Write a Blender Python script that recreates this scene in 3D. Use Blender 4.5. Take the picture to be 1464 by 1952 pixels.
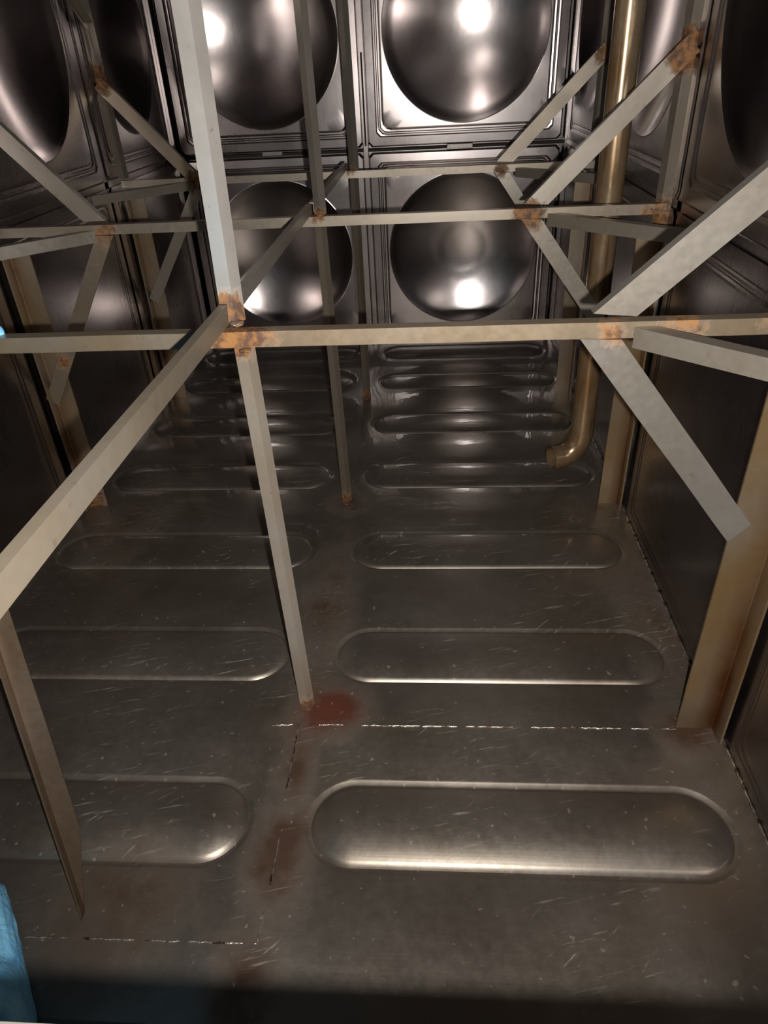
import bpy, bmesh, math, random
from mathutils import Vector, Matrix, noise as mnoise
random.seed(7)
S = bpy.context.scene
for o in list(bpy.data.objects): bpy.data.objects.remove(o)
COL = S.collection
V = Vector

# ------------------------------------------------------------------ camera, light, exposure
CAM = V((0.3242, -0.1438, 1.3637))
R_ = V((0.99738, 0.05625, -0.04548)); U_ = V((0.00742, 0.54584, 0.83786)); F_ = V((-0.07196, 0.83600, -0.54399))
cd = bpy.data.cameras.new('camera'); cam = bpy.data.objects.new('camera', cd); COL.objects.link(cam)
cd.sensor_fit = 'HORIZONTAL'; cd.sensor_width = 36; cd.lens = 36 * 1312.6 / 1464
cd.clip_start = 0.01; cd.clip_end = 50
m = Matrix((R_, U_, -F_)).transposed().to_4x4(); m.translation = CAM
cam.matrix_world = m
S.camera = cam

TORCH_W = 170.0
ld = bpy.data.lights.new('phone_torch', 'SPOT'); ld.energy = TORCH_W; ld.color = (1.0, 0.955, 0.90)
ld.shadow_soft_size = 0.007; ld.spot_size = math.radians(132); ld.spot_blend = 1.0
lo = bpy.data.objects.new('phone_torch', ld); COL.objects.link(lo)
TD = (F_ - R_ * 0.03 + U_ * 0.22).normalized()        # the torch is tipped a little above the lens axis
TX = TD.cross(U_).normalized(); TY = TX.cross(TD)
ml = Matrix((TX, TY, -TD)).transposed().to_4x4(); ml.translation = CAM + R_ * 0.042 - U_ * 0.034 - F_ * 0.004
lo.matrix_world = ml

w = bpy.data.worlds.new('world'); S.world = w; w.use_nodes = True
w.node_tree.nodes['Background'].inputs[0].default_value = (0.010, 0.009, 0.008, 1)
w.node_tree.nodes['Background'].inputs[1].default_value = 1.0
S.view_settings.view_transform = 'Standard'; S.view_settings.look = 'None'
S.view_settings.gamma = 1.0; S.view_settings.exposure = 0.0; S.view_settings.use_curve_mapping = False

# ------------------------------------------------------------------ materials
class NT:
    def __init__(s, name):
        s.m = bpy.data.materials.new(name); s.m.use_nodes = True; s.t = s.m.node_tree
        s.b = s.t.nodes['Principled BSDF']
    def n(s, t, **k):
        x = s.t.nodes.new(t)
        for a, v in k.items():
            if a.startswith('i_'): x.inputs[a[2:].replace('_', ' ')].default_value = v
            else: setattr(x, a, v)
        return x
    def l(s, a, b): s.t.links.new(a, b)
    def coords(s, scale=(1, 1, 1), rot=(0, 0, 0)):
        g = s.n('ShaderNodeNewGeometry'); mp = s.n('ShaderNodeMapping')
        mp.inputs['Scale'].default_value = scale; mp.inputs['Rotation'].default_value = rot
        s.l(g.outputs['Position'], mp.inputs['Vector']); return mp.outputs[0]
    def streaks(s, ang, scale):
        g = s.n('ShaderNodeNewGeometry'); a = s.n('ShaderNodeMapping'); a.inputs['Rotation'].default_value = (0, 0, ang)
        b = s.n('ShaderNodeMapping'); b.inputs['Scale'].default_value = scale
        s.l(g.outputs['Position'], a.inputs['Vector']); s.l(a.outputs[0], b.inputs['Vector']); return b.outputs[0]
    def noise(s, vec, scale, detail=4, rough=0.55, dist=0.0):
        x = s.n('ShaderNodeTexNoise'); x.inputs['Scale'].default_value = scale; x.inputs['Detail'].default_value = detail
        x.inputs['Roughness'].default_value = rough; x.inputs['Distortion'].default_value = dist
        s.l(vec, x.inputs['Vector']); return x.outputs['Fac']
    def ramp(s, fac, a, b, ca=0.0, cb=1.0):
        r = s.n('ShaderNodeMapRange'); r.inputs['From Min'].default_value = a; r.inputs['From Max'].default_value = b
        r.inputs['To Min'].default_value = ca; r.inputs['To Max'].default_value = cb; r.clamp = True
        s.l(fac, r.inputs['Value']); return r.outputs[0]
    def math(s, op, a, b=None, clamp=False):
        x = s.n('ShaderNodeMath', operation=op, use_clamp=clamp)
        for i, v in enumerate((a, b)):
            if v is None: continue
            if isinstance(v, (int, float)): x.inputs[i].default_value = v
            else: s.l(v, x.inputs[i])
        return x.outputs[0]
    def mix(s, fac, a, b):
        x = s.n('ShaderNodeMix', data_type='RGBA')
        if isinstance(fac, (int, float)): x.inputs[0].default_value = fac
        else: s.l(fac, x.inputs[0])
        for i, v in ((6, a), (7, b)):
            if isinstance(v, tuple): x.inputs[i].default_value = (*v, 1)
            else: s.l(v, x.inputs[i])
        return x.outputs[2]
    def dist(s, p, r, squash=(1, 1, 1)):
        """soft disc around a point: 1 at the point, 0 at radius r"""
        g = s.n('ShaderNodeNewGeometry'); a = s.n('ShaderNodeVectorMath', operation='SUBTRACT')
        s.l(g.outputs['Position'], a.inputs[0]); a.inputs[1].default_value = p
        b = s.n('ShaderNodeVectorMath', operation='MULTIPLY'); s.l(a.outputs[0], b.inputs[0]); b.inputs[1].default_value = squash
        c = s.n('ShaderNodeVectorMath', operation='LENGTH'); s.l(b.outputs[0], c.inputs[0])
        return s.ramp(c.outputs['Value'], 0, r, 1, 0)
    def bump(s, h, strength, distance):
        x = s.n('ShaderNodeBump'); x.inputs['Strength'].default_value = strength; x.inputs['Distance'].default_value = distance
        s.l(h, x.inputs['Height']); s.l(x.outputs[0], s.b.inputs['Normal']); return x
    def attr(s, name):
        x = s.n('ShaderNodeAttribute', attribute_name=name); return x.outputs['Fac']

RUST_DARK = (0.060, 0.021, 0.007); RUST_OR = (0.215, 0.090, 0.018)

def wall_mat():
    n = NT('stainless_wall')
    a = n.noise(n.coords(), 2.2, 5); b = n.noise(n.coords((60, 60, 1.2)), 3, 3)
    base = n.mix(n.ramp(a, .35, .68), (0.26, 0.228, 0.22), (0.36, 0.335, 0.335))
    n.l(base, n.b.inputs['Base Color']); n.b.inputs['Metallic'].default_value = 1
    r = n.math('ADD', n.ramp(a, .3, .7, .26, .30), n.ramp(b, .3, .7, -.006, .01))
    r = n.math('SUBTRACT', r, n.math('MULTIPLY', n.attr('dish'), .085)); n.l(r, n.b.inputs['Roughness'])   # the stretched dish is shinier than the rim
    n.bump(n.noise(n.coords(), 9, 2), .10, .004)
    return n.m

def floor_mat():
    n = NT('stainless_floor')
    vec = n.coords()
    a = n.noise(vec, 3.1, 6, .6); fine = n.noise(vec, 46, 5, .65); brush = n.noise(n.coords((1.2, 70, 1)), 2.5, 3)
    base = n.mix(n.ramp(a, .33, .66), (0.20, 0.168, 0.138), (0.27, 0.238, 0.205))
    # green-brown water film marks
    film = n.ramp(n.noise(vec, 1.7, 4), .48, .68, 0, .6)
    base = n.mix(film, base, (0.165, 0.14, 0.10))
    # rust blooms spreading from the feet and along the centre joint
    spots = [((.055, 1.035, 0), .15, (1, 1.1, 1), 1.0), ((-.02, .98, 0), .10, (1, 1, 1), .5), ((-.30, .54, 0), .24, (1, 1.1, 1), .6),
             ((.0, .66, 0), .17, (1.6, .8, 1), .85), ((-.02, .43, 0), .13, (1.3, .8, 1), .7), ((.0, 1.45, 0), .45, (3.4, .8, 1), .55),
             ((.93, .99, 0), .13, (1, 1, 1), .9), ((.96, 1.35, 0), .4, (2.6, .8, 1), .6), ((.01, 2.02, 0), .12, (1, 1, 1), .7),
             ((-.80, 1.9, 0), .45, (1.6, 1, 1), .5), ((.0, .85, 0), .2, (2.8, .8, 1), .7), ((.93, 1.98, 0), .2, (1, 1, 1), .6)]
    tot = None
    for p, r, sq, k in spots:
        d = n.math('MULTIPLY', n.dist(p, r, sq), k)
        tot = d if tot is None else n.math('MAXIMUM', tot, d)
    rn = n.math('ADD', n.noise(vec, 11, 5, .6), -.5)
    st = n.math('MULTIPLY', n.ramp(n.math('ADD', tot, n.math('MULTIPLY', rn, 1.0)), .0, .7, 0, 1), n.ramp(tot, 0, .3))
    redness = n.math('MULTIPLY', n.dist((.055, 1.035, 0), .17), .9)
    rust = n.mix(redness, (0.048, 0.019, 0.0065), (0.10, 0.014, 0.004))
    base = n.mix(n.math('MULTIPLY', st, .93), base, rust)
    # bright scuffs
    sc = n.ramp(n.noise(n.streaks(-.25, (3, 46, 1)), 2.2, 5, .7), .60, .68)
    scm = n.ramp(n.noise(vec, 3.3, 2), .46, .6)
    sc2 = n.ramp(n.noise(n.streaks(-.75, (4, 50, 1)), 1.9, 5, .7), .63, .69)
    scf = n.math('MULTIPLY', n.math('MAXIMUM', sc, sc2), scm)
    dots = n.ramp(n.noise(vec, 60, 2, .5), .68, .74)
    scf = n.math('MAXIMUM', scf, n.math('MULTIPLY', dots, .5))
    base = n.mix(n.math('MULTIPLY', scf, .55), base, (0.42, 0.39, 0.34))
    n.l(base, n.b.inputs['Base Color'])
    met = n.math('SUBTRACT', n.math('SUBTRACT', .86, n.math('MULTIPLY', st, .5)), n.math('MULTIPLY', scf, .5), True); n.l(met, n.b.inputs['Metallic'])
    r = n.math('ADD', n.ramp(a, .3, .7, .36, .46), n.ramp(fine, .3, .7, -.04, .05))
    r = n.math('ADD', r, n.math('MULTIPLY', st, .25)); n.l(r, n.b.inputs['Roughness'])
    # shallow standing water further down the tank
    g = n.n('ShaderNodeNewGeometry'); sx = n.n('ShaderNodeSeparateXYZ'); n.l(g.outputs['Position'], sx.inputs[0])
    wet = n.ramp(n.math('ADD', sx.outputs['Y'], n.math('MULTIPLY', n.noise(vec, 1.6, 3), .8)), 2.0, 2.3, 0, .85)
    n.l(wet, n.b.inputs['Coat Weight']); n.b.inputs['Coat Roughness'].default_value = .04; n.b.inputs['Coat IOR'].default_value = 1.33
    h = n.math('ADD', n.math('MULTIPLY', brush, .3), n.math('MULTIPLY', fine, .5))
    n.bump(h, .18, .002)
    cb = n.n('ShaderNodeBump'); cb.inputs['Strength'].default_value = .12; cb.inputs['Distance'].default_value = .01
    n.l(n.noise(vec, 14, 2), cb.inputs['Height']); n.l(cb.outputs[0], n.b.inputs['Coat Normal'])
    return n.m

def bar_mat(name, c1, c2, metal=.68, rough=.40, tinge=(0.42, 0.28, 0.13), tamt=.5):
    n = NT(name); vec = n.coords()
    a = n.noise(vec, 3.5, 4, .5); f = n.noise(vec, 70, 3, .5)
    base = n.mix(n.ramp(a, .35, .65), c1, c2)
    base = n.mix(n.math('MULTIPLY', n.attr('tint'), n.ramp(n.noise(vec, 5, 4), .25, .62, .35, 1)), base, tinge)
    base = n.mix(n.ramp(n.noise(vec, 38, 3), .66, .74, 0, .45), base, (0.16, 0.12, 0.09))
    cs = n.attr('corner_stain')
    base = n.mix(n.math('MULTIPLY', n.math('ADD', cs, n.math('MULTIPLY', n.math('SUBTRACT', n.noise(vec, 14, 3), .5), cs)), .95, True), base, (0.105, 0.037, 0.010))
    ru = n.attr('rust')
    rn = n.noise(vec, 42, 5, .7)
    st = n.ramp(n.math('ADD', ru, n.math('MULTIPLY', n.math('SUBTRACT', rn, .5), 1.1)), .35, .62)
    st = n.math('MULTIPLY', st, n.ramp(ru, .02, .15))
    rc = n.mix(n.ramp(n.noise(vec, 60, 3), .4, .6), RUST_DARK, RUST_OR)
    base = n.mix(n.math('MULTIPLY', st, .93), base, rc)
    n.l(base, n.b.inputs['Base Color'])
    n.l(n.math('MULTIPLY', n.math('SUBTRACT', 1, st), metal), n.b.inputs['Metallic'])
    n.l(n.math('ADD', n.ramp(f, .3, .7, rough - .03, rough + .04), n.math('MULTIPLY', st, .3)), n.b.inputs['Roughness'])
    n.bump(n.math('ADD', n.math('MULTIPLY', f, .25), n.math('MULTIPLY', rn, st)), .14, .002)
    return n.m

def weld_mat():
    n = NT('weld_metal'); vec = n.coords()
    base = n.mix(n.ramp(n.noise(vec, 35, 4), .45, .6), (0.62, 0.58, 0.52), (0.10, 0.05, 0.03))
    n.l(base, n.b.inputs['Base Color']); n.b.inputs['Metallic'].default_value = .9; n.b.inputs['Roughness'].default_value = .32
    n.bump(n.noise(vec, 160, 3), .6, .003); return n.m

def pipe_mat():
    n = NT('stained_pipe'); vec = n.coords((1, 1, .6)); 
    base = n.mix(n.ramp(n.noise(vec, 6, 5, .6), .35, .62), (0.29, 0.225, 0.15), (0.20, 0.115, 0.05))
    base = n.mix(n.ramp(n.noise(n.coords((9, 9, 1)), 5, 4), .55, .7, 0, .7), base, (0.12, 0.06, 0.022))
    n.l(base, n.b.inputs['Base Color']); n.b.inputs['Metallic'].default_value = .55
    n.l(n.ramp(n.noise(vec, 20, 4), .3, .7, .2, .34), n.b.inputs['Roughness']); return n.m

def cloth_mat(name, c1, c2, rough=.75):
    n = NT(name); vec = n.coords()
    n.l(n.mix(n.ramp(n.noise(vec, 16, 5, .65), .35, .65), c1, c2), n.b.inputs['Base Color'])
    n.b.inputs['Roughness'].default_value = rough
    h = n.math('ADD', n.noise(vec, 22, 4, .6, 1.2), n.math('MULTIPLY', n.noise(vec, 260, 2), .15))
    n.bump(h, .35, .015); return n.m

M_WALL = wall_mat(); M_FLOOR = floor_mat()
M_BAR = bar_mat('angle_steel', (0.235, 0.215, 0.188), (0.30, 0.28, 0.25), tinge=(0.24, 0.155, 0.065))
M_BROWN = bar_mat('stained_angle_steel', (0.13, 0.10, 0.075), (0.19, 0.15, 0.115), tinge=(0.12, 0.07, 0.035))
M_BAR_LIT = bar_mat('torchlit_angle_steel', (0.55, 0.515, 0.475), (0.70, 0.665, 0.62))  # same angle steel, torch brightness on the nearest post painted into the colour
M_WELD = weld_mat(); M_PIPE = pipe_mat()
M_BLUE = cloth_mat('blue_nonwoven', (0.12, 0.44, 0.82), (0.30, 0.70, 0.98))
M_SKIN = cloth_mat('skin', (0.45, 0.27, 0.19), (0.52, 0.32, 0.23), .55)
M_GAP = NT('joint_gap'); M_GAP.b.inputs['Base Color'].default_value = (0.02, 0.014, 0.012, 1); M_GAP.b.inputs['Roughness'].default_value = .8; M_GAP = M_GAP.m

# ------------------------------------------------------------------ helpers
def link(name, bm, mat, parent=None, smooth=None):
    me = bpy.data.meshes.new(name); bm.normal_update(); bm.to_mesh(me); bm.free()
    me.materials.append(mat)
    if smooth is not None:
        for p in me.polygons: p.use_smooth = True
        me.set_sharp_from_angle(angle=math.radians(smooth))
    o = bpy.data.objects.new(name, me); COL.objects.link(o)
    if parent: o.parent = parent
    return o
def tag(o, label, cat, group=None):
    o['label'] = label; o['category'] = cat
    if group: o['group'] = group
    return o
def struct(o): o['kind'] = 'structure'; return o
def empty(name, loc=(0, 0, 0)):
    o = bpy.data.objects.new(name, None); COL.objects.link(o); o.location = loc; o.empty_display_size = .05; return o
def box(bm, lo_, hi):
    vs = [bm.verts.new((x, y, z)) for x in (lo_[0], hi[0]) for y in (lo_[1], hi[1]) for z in (lo_[2], hi[2])]
    for f in ((0, 1, 3, 2), (4, 6, 7, 5), (0, 4, 5, 1), (2, 3, 7, 6), (0, 2, 6, 4), (1, 5, 7, 3)): bm.faces.new([vs[i] for i in f])
def tube(bm, pts, rad, seg=24, cap=True):
    n = len(pts); rings = []; prev = None
    for i in range(n):
        t = (pts[min(i + 1, n - 1)] - pts[max(i - 1, 0)]).normalized()
        if prev is None: a = t.orthogonal().normalized()
        else: a = (prev - t * prev.dot(t)).normalized()
        prev = a; b = t.cross(a); r = rad[i] if isinstance(rad, (list, tuple)) else rad
        rings.append([bm.verts.new(pts[i] + (a * math.cos(k * 2 * math.pi / seg) + b * math.sin(k * 2 * math.pi / seg)) * r) for k in range(seg)])
    for i in range(n - 1):
        for k in range(seg): bm.faces.new((rings[i][k], rings[i][(k + 1) % seg], rings[i + 1][(k + 1) % seg], rings[i + 1][k]))
    if cap: bm.faces.new(rings[0][::-1]); bm.faces.new(rings[-1])
    return rings

RUST_PTS = []; JOINT = []   # (point, radius, strength): where welded joints have rusted
def rust_at(p):
    v = 0
    for q, r, k in RUST_PTS:
        d = (p - q).length
        if d < 3 * r: v = max(v, k * math.exp(-(d / r) ** 2))
    return v
def bar(name, p0, p1, a, b, la, lb, t=.0035, tint=.2, cut0=0.0, cut1=0.0, twist=0.0, seam=0.0, mat=None):
    """angle iron: the outer corner runs p0 > p1, legs point along a and b"""
    p0, p1, a, b = V(p0), V(p1), V(a), V(b)
    d = (p1 - p0); L = d.length; d.normalize()
    a = (a - d * a.dot(d)).normalized(); b = (b - d * b.dot(d)); b = (b - a * b.dot(a)).normalized()
    sec = [(0, 0), (la * .3, 0), (la * .6, 0), (la, 0), (la, t), (la * .6, t), (la * .3, t), (t * 1.5, t), (t, t * 1.5), (t, lb * .4), (t, lb * .7), (t, lb), (0, lb), (0, lb * .5)]
    n = max(4, int(L / .014)); bm = bmesh.new(); rings = []
    for i in range(n + 1):
        s = i / n; ring = []
        ang = twist * s
        A = a * math.cos(ang) + b * math.sin(ang); B = b * math.cos(ang) - a * math.sin(ang)
        for u, v in sec:
            r0, r1 = cut0 * u / max(la, 1e-6), cut1 * u / max(la, 1e-6)
            q = p0 + d * (r0 + (L - r0 - r1) * s) + A * u + B * v
            w_ = mnoise.noise(q * 6.0) * .0012
            ring.append(bm.verts.new(q + A * w_ + B * w_))
        rings.append(ring)
    k = len(sec)
    for i in range(n):
        for j in range(k): bm.faces.new((rings[i][j], rings[i][(j + 1) % k], rings[i + 1][(j + 1) % k], rings[i + 1][j]))
    bm.faces.new(rings[0][::-1]); bm.faces.new(rings[-1])
    bmesh.ops.recalc_face_normals(bm, faces=bm.faces)
    o = link(name, bm, mat or M_BAR)
    me = o.data; ra = me.attributes.new('rust', 'FLOAT', 'POINT'); ta = me.attributes.new('tint', 'FLOAT', 'POINT')
    for i, v in enumerate(me.vertices):
        ra.data[i].value = rust_at(v.co); ta.data[i].value = tint
    # put the origin at the bar's foot
    c = p0 if p0.z <= p1.z else p1
    me.transform(Matrix.Translation(-c)); o.location = c
    return o
def lump(parent, p, r, sq=(1, 1, 1)):
    """a weld lump at a joint, part of the bar it sits on"""
    bm = bmesh.new(); bmesh.ops.create_icosphere(bm, subdivisions=3, radius=1)
    for v in bm.verts:
        k = 1 + .35 * mnoise.noise(v.co * 2.3 + V(p) * 31)
        v.co = V((v.co.x * sq[0], v.co.y * sq[1], v.co.z * sq[2])) * r * .6 * k + V(p) - parent.location
    for v in bm.verts: v.co += (v.co - (V(p) - parent.location)) * .25 * mnoise.noise(v.co * 300)
    o = link('weld_lump', bm, M_BAR, parent, 60)
    at = o.data.attributes.new('rust', 'FLOAT', 'POINT')
    for i in range(len(o.data.vertices)): at.data[i].value = .62
    return o

def bead(name, p0, p1, parent, r=.0028, gaps=.25, seed=0):
    """a broken, lumpy weld line lying on a joint"""
    rnd = random.Random(seed); p0, p1 = V(p0), V(p1); L = (p1 - p0).length; bm = bmesh.new(); s = 0
    while s < L:
        e = min(L, s + rnd.uniform(.03, .16)); n = max(3, int((e - s) / .006)); pts = []; rr = []
        for i in range(n + 1):
            q = p0.lerp(p1, (s + (e - s) * i / n) / L)
            pts.append(q + V((rnd.uniform(-1, 1), rnd.uniform(-1, 1), 0)) * .0011); rr.append(r * rnd.uniform(.6, 1.25) * (.5 if i in (0, n) else 1))
        tube(bm, pts, rr, 8); s = e + (rnd.uniform(.005, .05) if rnd.random() < gaps * 2 else .001)
    return link(name, bm, M_WELD, parent, 60)

# ------------------------------------------------------------------ tank shell
SEAM_Y = [-1.0, -.01, .985, 1.95, 2.89, 3.81]
SEAM_X = [-1.0, -.008, 1.0]; SEAM_Z = [0.0, 1.0, 2.0]

def ring_dir(k, n): return 2 * math.pi * (k + .5) / n
def rrect(th, a, b, c):
    """point of a rounded rectangle (half sizes a, b, corner c) in direction th of the matching square"""
    x, y = math.cos(th), math.sin(th); s = 1 / max(abs(x), abs(y)); x *= s; y *= s   # on the unit square
    x *= a; y *= b
    dx, dy = abs(x) - (a - c), abs(y) - (b - c)
    if dx > 0 and dy > 0 and c > 0:
        # the two half sides within the corner map to the quarter circle
        f = (1 - (c - dy) / c * .5) if dx >= dy - 1e-9 and abs(abs(x) - a) < 1e-6 else (.5 * (c - dx) / c * -1 + 1)
        if abs(abs(x) - a) < 1e-6: ang = (dy / c) * math.pi / 4
        else: ang = math.pi / 2 - (dx / c) * math.pi / 4
        x = math.copysign(a - c + c * math.cos(ang), x); y = math.copysign(b - c + c * math.sin(ang), y)
    return x, y
def dome_panel(bm, org, eu, ev, en, w_, h_, n=160, dr=.405, depth=.082, mark=False, rim=1.0):
    """pressed tank panel: rim, double bead line, flat corners, one big dished circle. en points into the tank."""
    a, b = w_ / 2, h_ / 2; c0 = org + eu * a + ev * b; rings = []
    spec = [(0.0, .004, -.016), (.004, .006, -.012), (.008, .010, 0), (.044, .026, .001), (.049, .028, -.009), (.055, .03, -.010), (.060, .032, -.0005), (.0635, .034, -.0005),
            (.068, .036, -.009), (.075, .04, -.010), (.081, .044, 0), (.086, .05, .001)]
    def add(fn): rings.append([bm.verts.new(fn(ring_dir(k, n))) for k in range(n)])
    for ins, cr, z in spec:
        def fn(th, ins=ins, cr=cr, z=z):
            x, y = rrect(th, a - ins, b - ins, cr); return c0 + eu * x + ev * y + en * (z * (rim if ins < .02 else 1) * (.15 if depth < .03 else .45 if rim < 1 and ins > .02 else 1))
        add(fn)
    R = min(dr, a - .092, b - .092)
    for f in (.35, .7, 1.0):
        def fn(th, f=f):
            x, y = rrect(th, a - .086, b - .086, .05); cx, cy = math.cos(th) * (R + .003), math.sin(th) * (R + .003)
            return c0 + eu * (x + (cx - x) * f) + ev * (y + (cy - y) * f) + en * .001
        add(fn)
    add(lambda th: c0 + (eu * math.cos(th) + ev * math.sin(th)) * (R - .001) + en * (.0018 if depth > .03 else .001))
    for i in range(1, 21):
        s = 1 - i / 20.5
        z = -depth * (1 - s ** 2.0) if depth > .03 else .001
        if mark and i in (13, 14): z += .0006
        add(lambda th, s=s, z=z: c0 + (eu * math.cos(th) + ev * math.sin(th)) * (R * s - (.003 if i == 1 else 0)) + en * z)
    for i in range(len(rings) - 1):
        for k in range(n): bm.faces.new((rings[i][k], rings[i][(k + 1) % n], rings[i + 1][(k + 1) % n], rings[i + 1][k]))
    bm.faces.new(rings[-1])
def capsule(th_i, n, half, r):
    """n points round a capsule lying along x (half = half length of its axis)"""
    q = n // 4; i = th_i % n
    # two arcs of n/4 samples each, two sides of n/4 each
    if i < q: ang = -math.pi / 2 + math.pi * i / q; return half + r * math.cos(ang), r * math.sin(ang)
    if i < 2 * q: s = (i - q) / q; return half - 2 * half * s, r
    if i < 3 * q: ang = math.pi / 2 + math.pi * (i - 2 * q) / q; return -half + r * math.cos(ang), r * math.sin(ang)
    s = (i - 3 * q) / q; return -half + 2 * half * s, -r
def floor_cell(bm, x0, x1, y0, y1, cx, cy, half=.345, r=.107, n=128, hh=.019):
    """a strip of floor sheet with one long rounded pressing"""
    q = n // 4; rings = []
    def rect(i):
        i %= n
        if i < q: return x1, y0 + (y1 - y0) * i / q
        if i < 2 * q: return x1 + (x0 - x1) * (i - q) / q, y1
        if i < 3 * q: return x0, y1 + (y0 - y1) * (i - 2 * q) / q
        return x0 + (x1 - x0) * (i - 3 * q) / q, y0
    rings.append([bm.verts.new((*rect(i), 0)) for i in range(n)])
    prof = [(r + .004, 0), (r, -.001), (r - .007, -.0065), (r - .012, -.0065), (r - .018, 0.0)]
    ri = r - .018
    for k in range(1, 15):
        s = k / 15; prof.append((ri * (1 - s), hh * (1 - (1 - s) ** 2.3)))
    for rr, z in prof:
        ring = []
        for i in range(n):
            x, y = capsule(i, n, half, max(rr, .0008)); ring.append(bm.verts.new((cx + x, cy + y, z)))
        rings.append(ring)
    for j in range(len(rings) - 1):
        for i in range(n): bm.faces.new((rings[j][i], rings[j][(i + 1) % n], rings[j + 1][(i + 1) % n], rings[j + 1][i]))
    bm.faces.new(rings[-1])

floor = bmesh.new(); box(floor, (-1.02, -1.02, -.05), (1.02, 3.84, -.030)); floor = struct(link('floor', floor, M_FLOOR))
STAD = [-.78, -.27, .235, .725, 1.23, 1.72, 2.225, 2.69, 3.185, 3.60]
EDGE = [-1.0, -.52, -.01, .475, .985, 1.475, 1.95, 2.46, 2.89, 3.39, 3.81]
for side in (0, 1):
    x0, x1 = (SEAM_X[0], SEAM_X[1]) if side == 0 else (SEAM_X[1], SEAM_X[2])
    cx = -.525 if side == 0 else .496
    j = 0
    # the left sheets are laid half a sheet out of step with the right ones near the hatch
    cuts = [[0, 1], [2], [3], [4, 5], [6, 7], [8, 9]] if side == 0 else [[0, 1], [2, 3], [4, 5], [6, 7], [8, 9]]
    for cells in cuts:
        bm = bmesh.new()
        for c in cells: floor_cell(bm, x0, x1, EDGE[c], EDGE[c + 1], cx, STAD[c], hh=.019 if c < 4 else .012 if c == 4 else .009)
        bmesh.ops.remove_doubles(bm, verts=bm.verts, dist=.0002)
        bmesh.ops.recalc_face_normals(bm, faces=bm.faces)
        if sum(f.normal.z for f in bm.faces) < 0: bmesh.ops.reverse_faces(bm, faces=bm.faces)
        link('floor_sheet', bm, M_FLOOR, floor, 40)
bead('weld_seam', (.035, .986, .0008), (.90, .989, .0008), floor, .0016, .3, 3)
bead('weld_seam', (-.92, .470, .0008), (-.012, .477, .0008), floor, .0020, .3, 5)
bead('weld_seam', (-.010, .477, .0008), (-.006, .70, .0008), floor, .0018, .5, 8)
bead('weld_seam', (-.012, .80, .0008), (-.014, 1.02, .0008), floor, .0015, .6, 9)
bead('weld_seam', (-.085, .982, .0008), (-.03, .985, .0008), floor, .0022, .1, 12)
# long bead where the side walls meet the floor
bead('weld_seam', (.997, -.9, .001), (.997, 3.8, .001), floor, .0025, .1, 14)
bead('weld_seam', (-.997, -.9, .001), (-.997, 3.8, .001), floor, .0025, .1, 15)

def wall(name, pieces, slab):
    bm = bmesh.new(); box(bm, *slab); root = struct(link(name, bm, M_WALL))
    for pc in pieces:
        org, eu, ev, en, w_, h_ = pc[:6]; dep = pc[6] if len(pc) > 6 else .082
        b2 = bmesh.new(); dome_panel(b2, V(org), V(eu), V(ev), V(en), w_, h_, depth=dep, mark=(len(pc) > 7), rim=.25 if abs(en[0]) > .5 else 1.0)
        bmesh.ops.recalc_face_normals(b2, faces=b2.faces)
        f = max(b2.faces, key=lambda f: f.calc_area())
        if f.normal.dot(V(en)) < 0: bmesh.ops.reverse_faces(b2, faces=b2.faces)
        c_ = V(org) + V(eu) * w_ / 2 + V(ev) * h_ / 2; rr = [(v.co - c_).length for v in b2.verts]; dd = [(v.co - c_).dot(V(en)) for v in b2.verts]
        po = link('wall_panel', b2, M_WALL, root, 11)
        at = po.data.attributes.new('dish', 'FLOAT', 'POINT')
        for i in range(len(rr)): at.data[i].value = 1.0 if dep > .03 and rr[i] < .4025 and dd[i] < -.0005 else 0.0
    return root
G = .012   # half gap between neighbouring panels
pcs = []
for i in (0, 1):
    for j in (0, 1):
        x0, x1 = SEAM_X[i], SEAM_X[i + 1]; z0, z1 = SEAM_Z[j], SEAM_Z[j + 1]
        g0 = G if i == 1 else .025; g1 = G if i == 0 else .025
        zl = .004 if j == 0 else G
        pcs.append(((x0 + g0, 3.81, z0 + zl), (1, 0, 0), (0, 0, 1), (0, -1, 0), x1 - x0 - g0 - g1, z1 - z0 - zl - G, .082) + ((True,) if (i, j) == (1, 0) else ()))
wb = wall('wall_back', pcs, ((-1.05, 3.91, -.05), (1.05, 3.93, 2.05)))
def strip(name, lo_, hi, parent, mat=None):
    bm = bmesh.new(); box(bm, lo_, hi)
    bmesh.ops.bevel(bm, geom=bm.edges[:], offset=min(.002, min(abs(hi[i] - lo_[i]) for i in range(3)) * .3), segments=1, affect='EDGES')
    bmesh.ops.recalc_face_normals(bm, faces=bm.faces)
    return link(name, bm, mat or M_WALL, parent)
strip('joint_strip', (-.022, 3.822, 0), (.004, 3.86, 2.0), wb)
strip('joint_gap', (-.0135, 3.8215, 1.02), (-.004, 3.8235, 1.42), wb, M_GAP)
strip('joint_strip', (-1, 3.824, .992), (1, 3.86, 1.006), wb, M_GAP)
strip('joint_clip', (.405, 3.800, .992), (.535, 3.826, 1.014), wb, M_BAR)
strip('joint_clip', (-.545, 3.800, .996), (-.440, 3.826, 1.016), wb, M_BAR)
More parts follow.
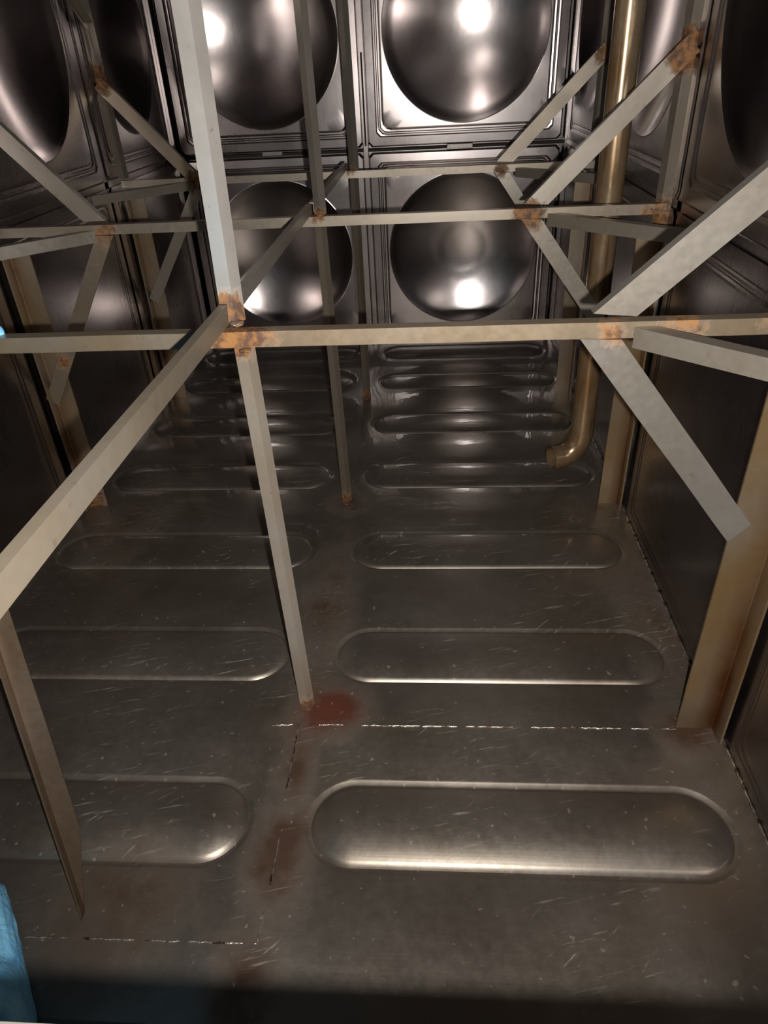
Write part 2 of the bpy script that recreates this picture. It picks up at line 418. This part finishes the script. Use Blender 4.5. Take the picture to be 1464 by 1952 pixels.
for sx, name in ((-1, 'wall_left'), (1, 'wall_right')):
    pcs = []
    for i in range(5):
        for j in (0, 1):
            y0, y1 = SEAM_Y[i], SEAM_Y[i + 1]; z0, z1 = SEAM_Z[j], SEAM_Z[j + 1]
            g1 = .03 if i == 4 else G; g0 = G; zl = -.012 if j == 0 else G
            pcs.append(((sx, y0 + g0, z0 + zl), (0, 1, 0), (0, 0, 1), (-sx, 0, 0), y1 - y0 - g0 - g1, z1 - z0 - zl - G, (.004 if j == 0 else .082)))
    x = sx * 1.10
    r = wall(name, pcs, ((min(x, x + sx * .02), -1.05, -.05), (max(x, x + sx * .02), 3.93, 2.05)))
    for y in SEAM_Y[1:-1]:
        strip('joint_strip', (min(sx * 1.006, sx * 1.05), y - .02, 0), (max(sx * 1.006, sx * 1.05), y + .02, 2), r)
    strip('joint_strip', (min(sx * 1.006, sx * 1.05), -1, .985), (max(sx * 1.006, sx * 1.05), 3.81, 1.015), r)
    strip('corner_strip', (min(sx * .985, sx * 1.02), 3.775, 0), (max(sx * .985, sx * 1.02), 3.83, 2), r)
pcs = []
for i in (0, 1):
    for j in (0, 1):
        x0, x1 = SEAM_X[i], SEAM_X[i + 1]; z0, z1 = SEAM_Z[j], SEAM_Z[j + 1]
        pcs.append(((x0 + G, -1.0, z0 + G), (1, 0, 0), (0, 0, 1), (0, 1, 0), x1 - x0 - 2 * G, z1 - z0 - 2 * G))
wall('wall_front', pcs, ((-1.05, -1.12, -.05), (1.05, -1.10, 2.05)))
pcs = []
for i in (0, 1):
    for j in range(5):
        x0, x1 = SEAM_X[i], SEAM_X[i + 1]; y0, y1 = SEAM_Y[j], SEAM_Y[j + 1]
        pcs.append(((x0 + G, y0 + G, 2.0), (1, 0, 0), (0, 1, 0), (0, 0, -1), x1 - x0 - 2 * G, y1 - y0 - 2 * G))
wall('ceiling', pcs, ((-1.05, -1.1, 2.10), (1.05, 3.95, 2.12)))

# ------------------------------------------------------------------ frame of angle iron
for p, r, k in [((-.01, 1.0, .985), .055, 1.15), ((-.02, 1.0, 1.02), .045, 1.1), ((.05, 1.0, .975), .03, .6), ((.62, 1.0, .975), .035, .7), ((.64, 1.0, .985), .05, .4), ((.74, 1.0, .99), .06, .6),
                ((.92, 1.0, .98), .08, .6), ((-.63, 1.0, .98), .06, .9),
                ((-.005, 2.0, 1.005), .03, .85), ((.60, 2.0, .985), .05, 1.1), ((.97, 2.0, 1.36), .055, 1.2), ((.97, 2.0, .97), .08, .7), ((-.65, 2.0, .98), .06, .62), ((-.9, 2.0, .58), .05, .7),
                ((-.005, 3.0, 1.01), .03, .7), ((.61, 3.0, .985), .04, .75), ((.97, 3.0, 1.36), .05, .8), ((-.65, 3.0, .99), .07, .7), ((-.97, 3.0, 1.37), .06, 1.0),
                ((0, 1.03, 0), .05, .9), ((0, 2.02, 0), .05, .9), ((0, 2.97, 0), .05, .9), ((-.36, .52, .0), .10, .35), ((-.96, 1.95, .0), .12, .8)]:
    RUST_PTS.append((V(p), r, k))

def post(p0, p1, L, label, tint=.15, alpha=35, name='angle_post', la=None, mat=None):
    p0, p1 = V(p0), V(p1)
    v = V((p0.x - CAM.x, p0.y - CAM.y, 0)).normalized(); e = V((v.y, -v.x, 0))
    al = math.radians(alpha)
    a = -e * math.cos(al) + v * math.sin(al); b = e * math.sin(al) + v * math.cos(al)
    return tag(bar(name, p0, p1, a, b, la or L, L, tint=tint, mat=mat), label, 'post', 'posts down the middle of the tank')
PA = post((.006, 1.03, 0), (-.003, 1.012, .958), .026, 'thin steel angle post rising from the red rust patch to the nearest crossbeam', .50, 38, mat=M_BAR_LIT)
PB = post((.006, 2.012, 0), (-.002, 2.010, .972), .025, 'lower centre post on the floor between the nearest post foot and the far one', .45, 40)
PC = post((.006, 2.968, 0), (.006, 3.004, .972), .026, 'farthest centre post, short lower piece under the third crossbeam', .45, 40)
PAu = post((-.010, 1.0, 1.004), (.006, 1.0, 2.0), .029, 'brightest pale angle post standing on the nearest crossbeam above its orange rusty joint', .0, 38, mat=M_BAR_LIT)
PBu = post((.000, 2.0, 1.004), (-.008, 2.0, 2.0), .025, 'upper centre post standing on the second crossbeam, right of the brightest post', .12, 50)
PCu = post((.006, 3.0, 1.004), (-.002, 3.0, 2.0), .028, 'upper centre post farthest away, standing on the third crossbeam against the back wall seam', .15, 50)
lump(PAu, (-.008, 1.0, 1.006), .016, (1.2, 1, .55)); lump(PA, (-.004, 1.006, .955), .012, (1.3, 1, .5))
lump(PBu, (0, 2.0, 1.004), .014, (1.2, 1, .5)); lump(PCu, (0, 3.0, 1.004), .014, (1.2, 1, .5))
lump(PB, (0, 2.012, .0), .012, (1.6, 1.2, .4)); lump(PC, (0, 2.968, .0), .012, (1.6, 1.2, .4))

def wpost(sx, y, z1, label, t, w1=.052, w2=.045, foot=0.0):
    # wide leg faces the hatch, the inner corner sits in the rust, narrow leg lies along the wall
    x = sx * .988
    o = bar('wall_post', (x, y, foot), (x, y, z1), (-sx, 0, 0), (0, -1, 0), w1 * 1.35, w2, t=.005, tint=t)
    return tag(o, label, 'post', 'posts against the side walls')
WALLEYS = [((.982, .992), .030, 1.0), ((.980, 1.998), .020, .8), ((-.980, 2.008), .020, .75), ((-.980, 3.033), .020, .7), ((.980, 3.02), .02, .5)]
def stain_corner(o):
    at = o.data.attributes.new('corner_stain', 'FLOAT', 'POINT')
    for i, v in enumerate(o.data.vertices):
        q = v.co + o.location; k = 0
        for (x, y), r, st in WALLEYS:
            d2 = (q.x - x) ** 2 + (q.y - y) ** 2
            k = max(k, st * math.exp(-d2 / r ** 2) * (.72 + .35 * math.sin(q.z * 6.5 + 1.0)))
        at.data[i].value = k
WR1 = wpost(1, 1.0, .95, 'wide yellowed wall post at the right frame edge with a rust streak in its corner', .95, .065, .055)
WR2 = wpost(1, 2.005, .93, 'yellowed wall post on the right wall just left of the big grey brace', .95)
WR3 = wpost(1, 3.03, .95, 'farthest lower wall post on the right, partly hidden behind the drop pipe', .6)
WL2 = wpost(-1, 2.015, .95, 'pinkish brown wall post on the left wall, the nearer and wider of the two', .75)
WL3 = wpost(-1, 3.04, .96, 'farther brown wall post on the left wall, below the left end of the third crossbeam', .75)
for o_ in (WR1, WR2, WR3, WL2, WL3): stain_corner(o_)
def upost(x, y, z0, label, sx, t=.2):
    return tag(bar('wall_post', (x - sx * .03, y, z0), (x - sx * .024, y, 2.0), (sx, .3, 0), (-.3 * sx, 1, 0), .034, .030, tint=t), label, 'post', 'posts against the side walls')
UR2 = upost(1.0, 2.0, .90, 'upper right wall post reaching the top of frame beside the orange rusted brace end', 1, .3)
UR3 = upost(1.0, 3.0, .96, 'slim upper wall post on the right just left of the drop pipe', 1, .3)
UL3 = upost(-1.0, 3.0, 1.01, 'slim upper wall post on the left wall, dark and narrow, ending above the third crossbeam', -1, .25)
UL3b = None
# crossbeams, wall to wall
def beam(y, z, label, t, x0=-.985, x1=.985):
    return tag(bar('cross_beam', (x0, y, z), (x1, y, z), (0, 0, -1), (0, 1, 0), .0275, .026, tint=t), label, 'beam', 'crossbeams from wall to wall')
B0 = beam(-.038, .989, 'pale crossbeam edge at the very bottom of the frame, below the shadowed floor', .1)
B1 = beam(.992, .993, 'nearest full-width yellowish crossbeam, passing behind the orange rusty joint', .62)
B2 = beam(1.992, 1.002, 'second crossbeam, middle of the three, with a dark red joint at its right', .35)
B3 = beam(2.992, 1.003, 'third and farthest crossbeam, thin and dim in front of the back wall', .3)
# bars along the tank, laid on the crossbeams at the centre
T1 = tag(bar('tie_bar', (-.014, -.02, 1.045), (-.012, .975, 1.045), (0, 0, -1), (-1, 0, 0), .030, .014, tint=.4, cut1=.01), 'long bright bar running from the rusty joint down to the left frame edge', 'bar', 'bars laid lengthwise on the crossbeams')
T2 = tag(bar('tie_bar', (-.018, 1.02, 1.036), (-.018, 1.965, 1.042), (0, 0, -1), (-1, 0, 0), .027, .014, tint=.2), 'dark slanting bar between the first and second crossbeams, in front of the lower left dome', 'bar', 'bars laid lengthwise on the crossbeams')
T3 = tag(bar('tie_bar', (-.018, 2.02, 1.036), (-.018, 2.965, 1.038), (0, 0, -1), (-1, 0, 0), .026, .016, tint=.2), 'short dim bar between the second and third crossbeams beside the centre posts', 'bar', 'bars laid lengthwise on the crossbeams')
lump(T1, (-.034, .985, 1.02), .013, (1, 1.2, .8))

def brace(p0, p1, label, wdt=.048, t=.2, up=True, tw=0.0, cut0=.0, cut1=.0, y=None):
    p0, p1 = V(p0), V(p1); d = (p1 - p0).normalized()
    n = V((-d.z, 0, d.x));  n = n if n.z > 0 else -n
    o = bar('diagonal_brace', p0 + n * wdt / 2, p1 + n * wdt / 2, -n, (0, 1, 0), wdt, .022, t=.004, tint=t, twist=tw, cut0=cut0, cut1=cut1)
    return tag(o, label, 'brace', 'braces at the frame joints')
BR1u = brace((.602, .982, .992), (.985, .985, 1.345), 'widest grey brace climbing from the nearest crossbeam to the right frame edge', .052, .12, cut0=.047)
BR1d = brace((.616, .982, .950), (.908, .982, .580), 'wide pale grey brace dropping to the yellowed post at the right edge', .052, .05, cut0=-.044, cut1=-.01)
BR2u = brace((.604, 1.984, .998), (.985, 1.985, 1.375), 'pale brace crossing in front of the drop pipe, with orange rust at its top', .050, .2, cut0=.045)
BR2d = brace((.620, 1.984, .960), (.955, 1.985, .51), 'pale brace dropping from the dark red joint toward the right wall', .046, .15, cut0=-.038)
BR3u = brace((.606, 2.984, .998), (.985, 2.985, 1.378), 'farthest right brace climbing to the slim post left of the drop pipe', .050, .3, cut0=.045)
BR3d = brace((.622, 2.984, .960), (.955, 2.985, .50), 'short pale brace below the farthest crossbeam at its right end', .046, .1, cut0=-.038)
BL2u = brace((-.658, 1.984, .998), (-.985, 1.985, 1.362), 'dark wide brace climbing left from the second crossbeam to the left frame edge', .050, .15, cut0=.045)
BL2d = brace((-.660, 1.984, .962), (-.985, 1.985, .44), 'brown brace sloping down left under the second crossbeam', .046, .55, cut0=-.026)
BL3u = brace((-.662, 2.984, .998), (-.985, 2.985, 1.355), 'long brown brace in the upper left, between left wall post and brightest post', .050, .45)
BL3d = brace((-.660, 2.984, .962), (-.955, 2.985, .50), 'faint dark brace left of the brightest post below the farthest crossbeam', .046, .2)
BL1d = None
FB = tag(bar('diagonal_brace', (-.362, .522, .001), (-.625, .992, .975), (.95, .3, 0), (-.25, -1, 0), .040, .028, tint=.6, cut0=.17, mat=M_BROWN), 'brown stained angle bar leaning out of the floor at lower left', 'brace')
UB = tag(bar('diagonal_brace', (-.985, 2.6, 1.86), (-.975, 2.985, 1.55), (0, -.3, -1), (1, 0, 0), .03, .03, tint=.4), 'short brace end at the top left edge, beside the left wall post', 'brace')
def hb(p0, p1, label, t, sx):
    o = bar('diagonal_brace', p0, p1, (0, 0, -1), (sx * 1, 1, 0), .034, .030, tint=t)
    return tag(o, label, 'brace', 'braces at the frame joints')
H1 = hb((.655, .986, .985), (.985, .660, .985), 'level bar from the nearest crossbeam to the right frame edge, toward the viewer', .25, 1)
H2 = hb((.655, 1.987, .988), (.985, 1.660, .988), 'dark level bar from the dark red joint toward the right wall', .35, 1)
H3 = hb((.665, 2.980, .990), (.985, 2.660, .990), 'dim level bar at the right end of the farthest crossbeam', .3, 1)
H4 = hb((-.682, 1.987, .988), (-.985, 1.680, .988), 'level bar from the second crossbeam to the left frame edge, toward the viewer', .1, -1)
H5 = hb((-.684, 2.985, .990), (-.985, 2.680, .990), 'dim level bar at the left end of the farthest crossbeam', .3, -1)


# ------------------------------------------------------------------ drop pipe
dp = tag(empty('drop_pipe', (.876, 2.2, .09)), 'yellow-brown round steel pipe coming down on the right, elbow near the floor', 'pipe')
O = V(dp.location)
bm = bmesh.new(); tube(bm, [V((.858, 2.2, 2.0)) - O, V((.868, 2.2, 1.2)) - O, V((.876, 2.2, .19)) - O], .041, 40)
link('pipe', bm, M_PIPE, dp, 40)
bm = bmesh.new(); pts = []
for i in range(11):
    a = math.pi / 2 * i / 10
    pts.append(V((.876 - .075 * (1 - math.cos(a)), 2.2 - .02 * (1 - math.cos(a)), .195 - .10 * math.sin(a))) - O)
pts.append(pts[-1] + V((-.030, -.008, 0)))
r1 = tube(bm, pts, .0425, 32, cap=False)
inner = tube(bm, pts[::-1], .037, 32, cap=False)
for k in range(32): pass
bmesh.ops.recalc_face_normals(bm, faces=bm.faces)
link('elbow', bm, M_PIPE, dp, 40)
bm = bmesh.new(); tube(bm, [pts[-1] + V((.006, .002, 0)), pts[-1] + V((-.004, -.001, 0))], .0445, 32, cap=False)
tube(bm, [pts[-1] + V((.006, .002, 0)), pts[-1] + V((-.004, -.001, 0))], .037, 32, cap=False)
link('pipe_rim', bm, M_PIPE, dp, 40)

# ------------------------------------------------------------------ worker in blue overalls, mostly beyond the left edge
pw = tag(empty('person', (-.56, .30, 0)), 'person in blue protective overalls at the left frame edge, gloved hand on nearest crossbeam', 'person')
P0 = V(pw.location)
def skin(name, joints, edges, mat, root=0, sub=2):
    me = bpy.data.meshes.new(name); me.from_pydata([tuple(V(j[0]) - P0) for j in joints], edges, [])
    me.materials.append(mat)
    o = bpy.data.objects.new(name, me); COL.objects.link(o); o.parent = pw
    md = o.modifiers.new('skin', 'SKIN')
    if not me.skin_vertices: me.attributes.new
    for i, j in enumerate(joints):
        sv = me.skin_vertices[0].data[i]; r = j[1]; sv.radius = (r, r) if isinstance(r, (int, float)) else r
        sv.use_root = (i == root)
    md.use_smooth_shade = True
    ss = o.modifiers.new('sub', 'SUBSURF'); ss.levels = ss.render_levels = sub
    return o
J = [((-.66, .30, .93), (.15, .11)),     # 0 pelvis
     ((-.68, .31, 1.12), (.14, .105)), ((-.70, .33, 1.30), (.165, .11)), ((-.70, .34, 1.42), (.10, .08)), ((-.70, .36, 1.49), .055), ((-.70, .38, 1.60), (.085, .10)), ((-.70, .385, 1.68), (.075, .085)),
     ((-.57, .30, .86), .095), ((-.49, .27, .50), .068), ((-.42, .29, .12), .052), ((-.42, .285, .045), .045), ((-.52, .44, .045), (.045, .042)), ((-.575, .515, .038), (.040, .034)),   # right leg 7..12
     ((-.76, .30, .86), .095), ((-.80, .33, .48), .068), ((-.82, .27, .12), .058), ((-.82, .265, .045), .045), ((-.83, .42, .045), (.048, .042)), ((-.83, .50, .038), (.040, .034)),    # left leg 13..18
     ((-.54, .33, 1.36), .065), ((-.53, .50, 1.17), .050), ((-.50, .78, 1.04), .044), ((-.485, .87, 1.015), (.040, .038)), ((-.475, .935, 1.012), (.046, .040)),                     # right arm 19..23
     ((-.86, .33, 1.36), .065), ((-.91, .34, 1.10), .048), ((-.88, .44, .90), .036), ((-.87, .48, .82), (.040, .022))]
E_ = [(0, 1), (1, 2), (2, 3), (3, 4), (4, 5), (5, 6), (0, 7), (7, 8), (8, 9), (9, 10), (10, 11), (11, 12), (0, 13), (13, 14), (14, 15), (15, 16), (16, 17), (17, 18),
      (2, 19), (19, 20), (20, 21), (21, 22), (22, 23), (2, 24), (24, 25), (25, 26), (26, 27)]
# fingers: right hand closed over the crossbeam, left hand hanging
for k in range(4):
    x = -.512 + .0225 * k; b = len(J)
    J += [((x, .955, 1.034), .0115), ((x, .988, 1.020), .0105), ((x, 1.018, 1.000), .0098), ((x, 1.012, .974), .0085)]
    E_ += [(23, b), (b, b + 1), (b + 1, b + 2), (b + 2, b + 3)]
b = len(J); J += [((-.450, .925, .985), .013), ((-.455, .955, .962), .0115), ((-.470, .980, .955), .010)]; E_ += [(22, b), (b, b + 1), (b + 1, b + 2)]
for k in range(4):
    y = .452 + .020 * k; b = len(J)
    J += [((-.868, y, .785), .0105), ((-.862, y + .004, .745), .0095), ((-.850, y + .006, .712 - .006 * (k % 3)), .008)]
    E_ += [(27, b), (b, b + 1), (b + 1, b + 2)]
b = len(J); J += [((-.850, .428, .82), .011), ((-.838, .418, .785), .009)]; E_ += [(27, b), (b, b + 1)]
skin('body', J, E_, M_BLUE)
def blob(name, c, r, mat, sub=4, fn=None):
    bm = bmesh.new(); bmesh.ops.create_icosphere(bm, subdivisions=sub, radius=1)
    for v in bm.verts:
        q = V(v.co)
        if fn: q = fn(q)
        v.co = V((q.x * r[0], q.y * r[1], q.z * r[2])) + V(c) - P0
    return link(name, bm, mat, pw, 70)
def facefn(q):
    f = V(q)
    if q.y > .3:
        f.y += .22 * math.exp(-((q.x / .16) ** 2 + ((q.z + .08) / .22) ** 2))            # nose
        for s in (-1, 1): f.y -= .10 * math.exp(-(((q.x - s * .38) / .17) ** 2 + ((q.z - .12) / .12) ** 2))   # eye sockets
        f.y -= .05 * math.exp(-((q.x / .3) ** 2 + ((q.z + .45) / .05) ** 2))             # mouth line
        f.y += .06 * math.exp(-((q.x / .22) ** 2 + ((q.z + .78) / .15) ** 2))            # chin
    return f
blob('face', (-.70, .445, 1.60), (.068, .055, .095), M_SKIN, 4, facefn)

# boot cover: loose crinkled bag over the right foot
def bootfn(q):
    k = (abs(q.x) ** 3 + abs(q.y) ** 3) ** (1 / 3); kk = (q.x * q.x + q.y * q.y) ** .5
    if k > 1e-5: q = V((q.x * kk / k, q.y * kk / k, q.z))
    w_ = .06 * mnoise.noise(V((q.x * 3, q.y * 6, q.z * 5))) + .03 * mnoise.noise(q * 11)
    return V((q.x * (1 + w_), q.y * (1 + w_), max(q.z * (1 + w_), -.32)))
bm = bmesh.new(); bmesh.ops.create_icosphere(bm, subdivisions=5, radius=1)
ax = V((-.60, .80, 0)).normalized(); sd = V((ax.y, -ax.x, 0))
for v in bm.verts:
    q = bootfn(V(v.co)); wd = .062
    hgt = .075 * (1.5 if q.y < 0 else 1.0) * (1 if q.y > 0 else 1 + .25 * -q.y)
    v.co = V((-.468, .372, .026)) + ax * (q.y * .26) + sd * (q.x * wd) + V((0, 0, q.z * hgt)) - P0
link('boot_cover', bm, M_BLUE, pw, 70)
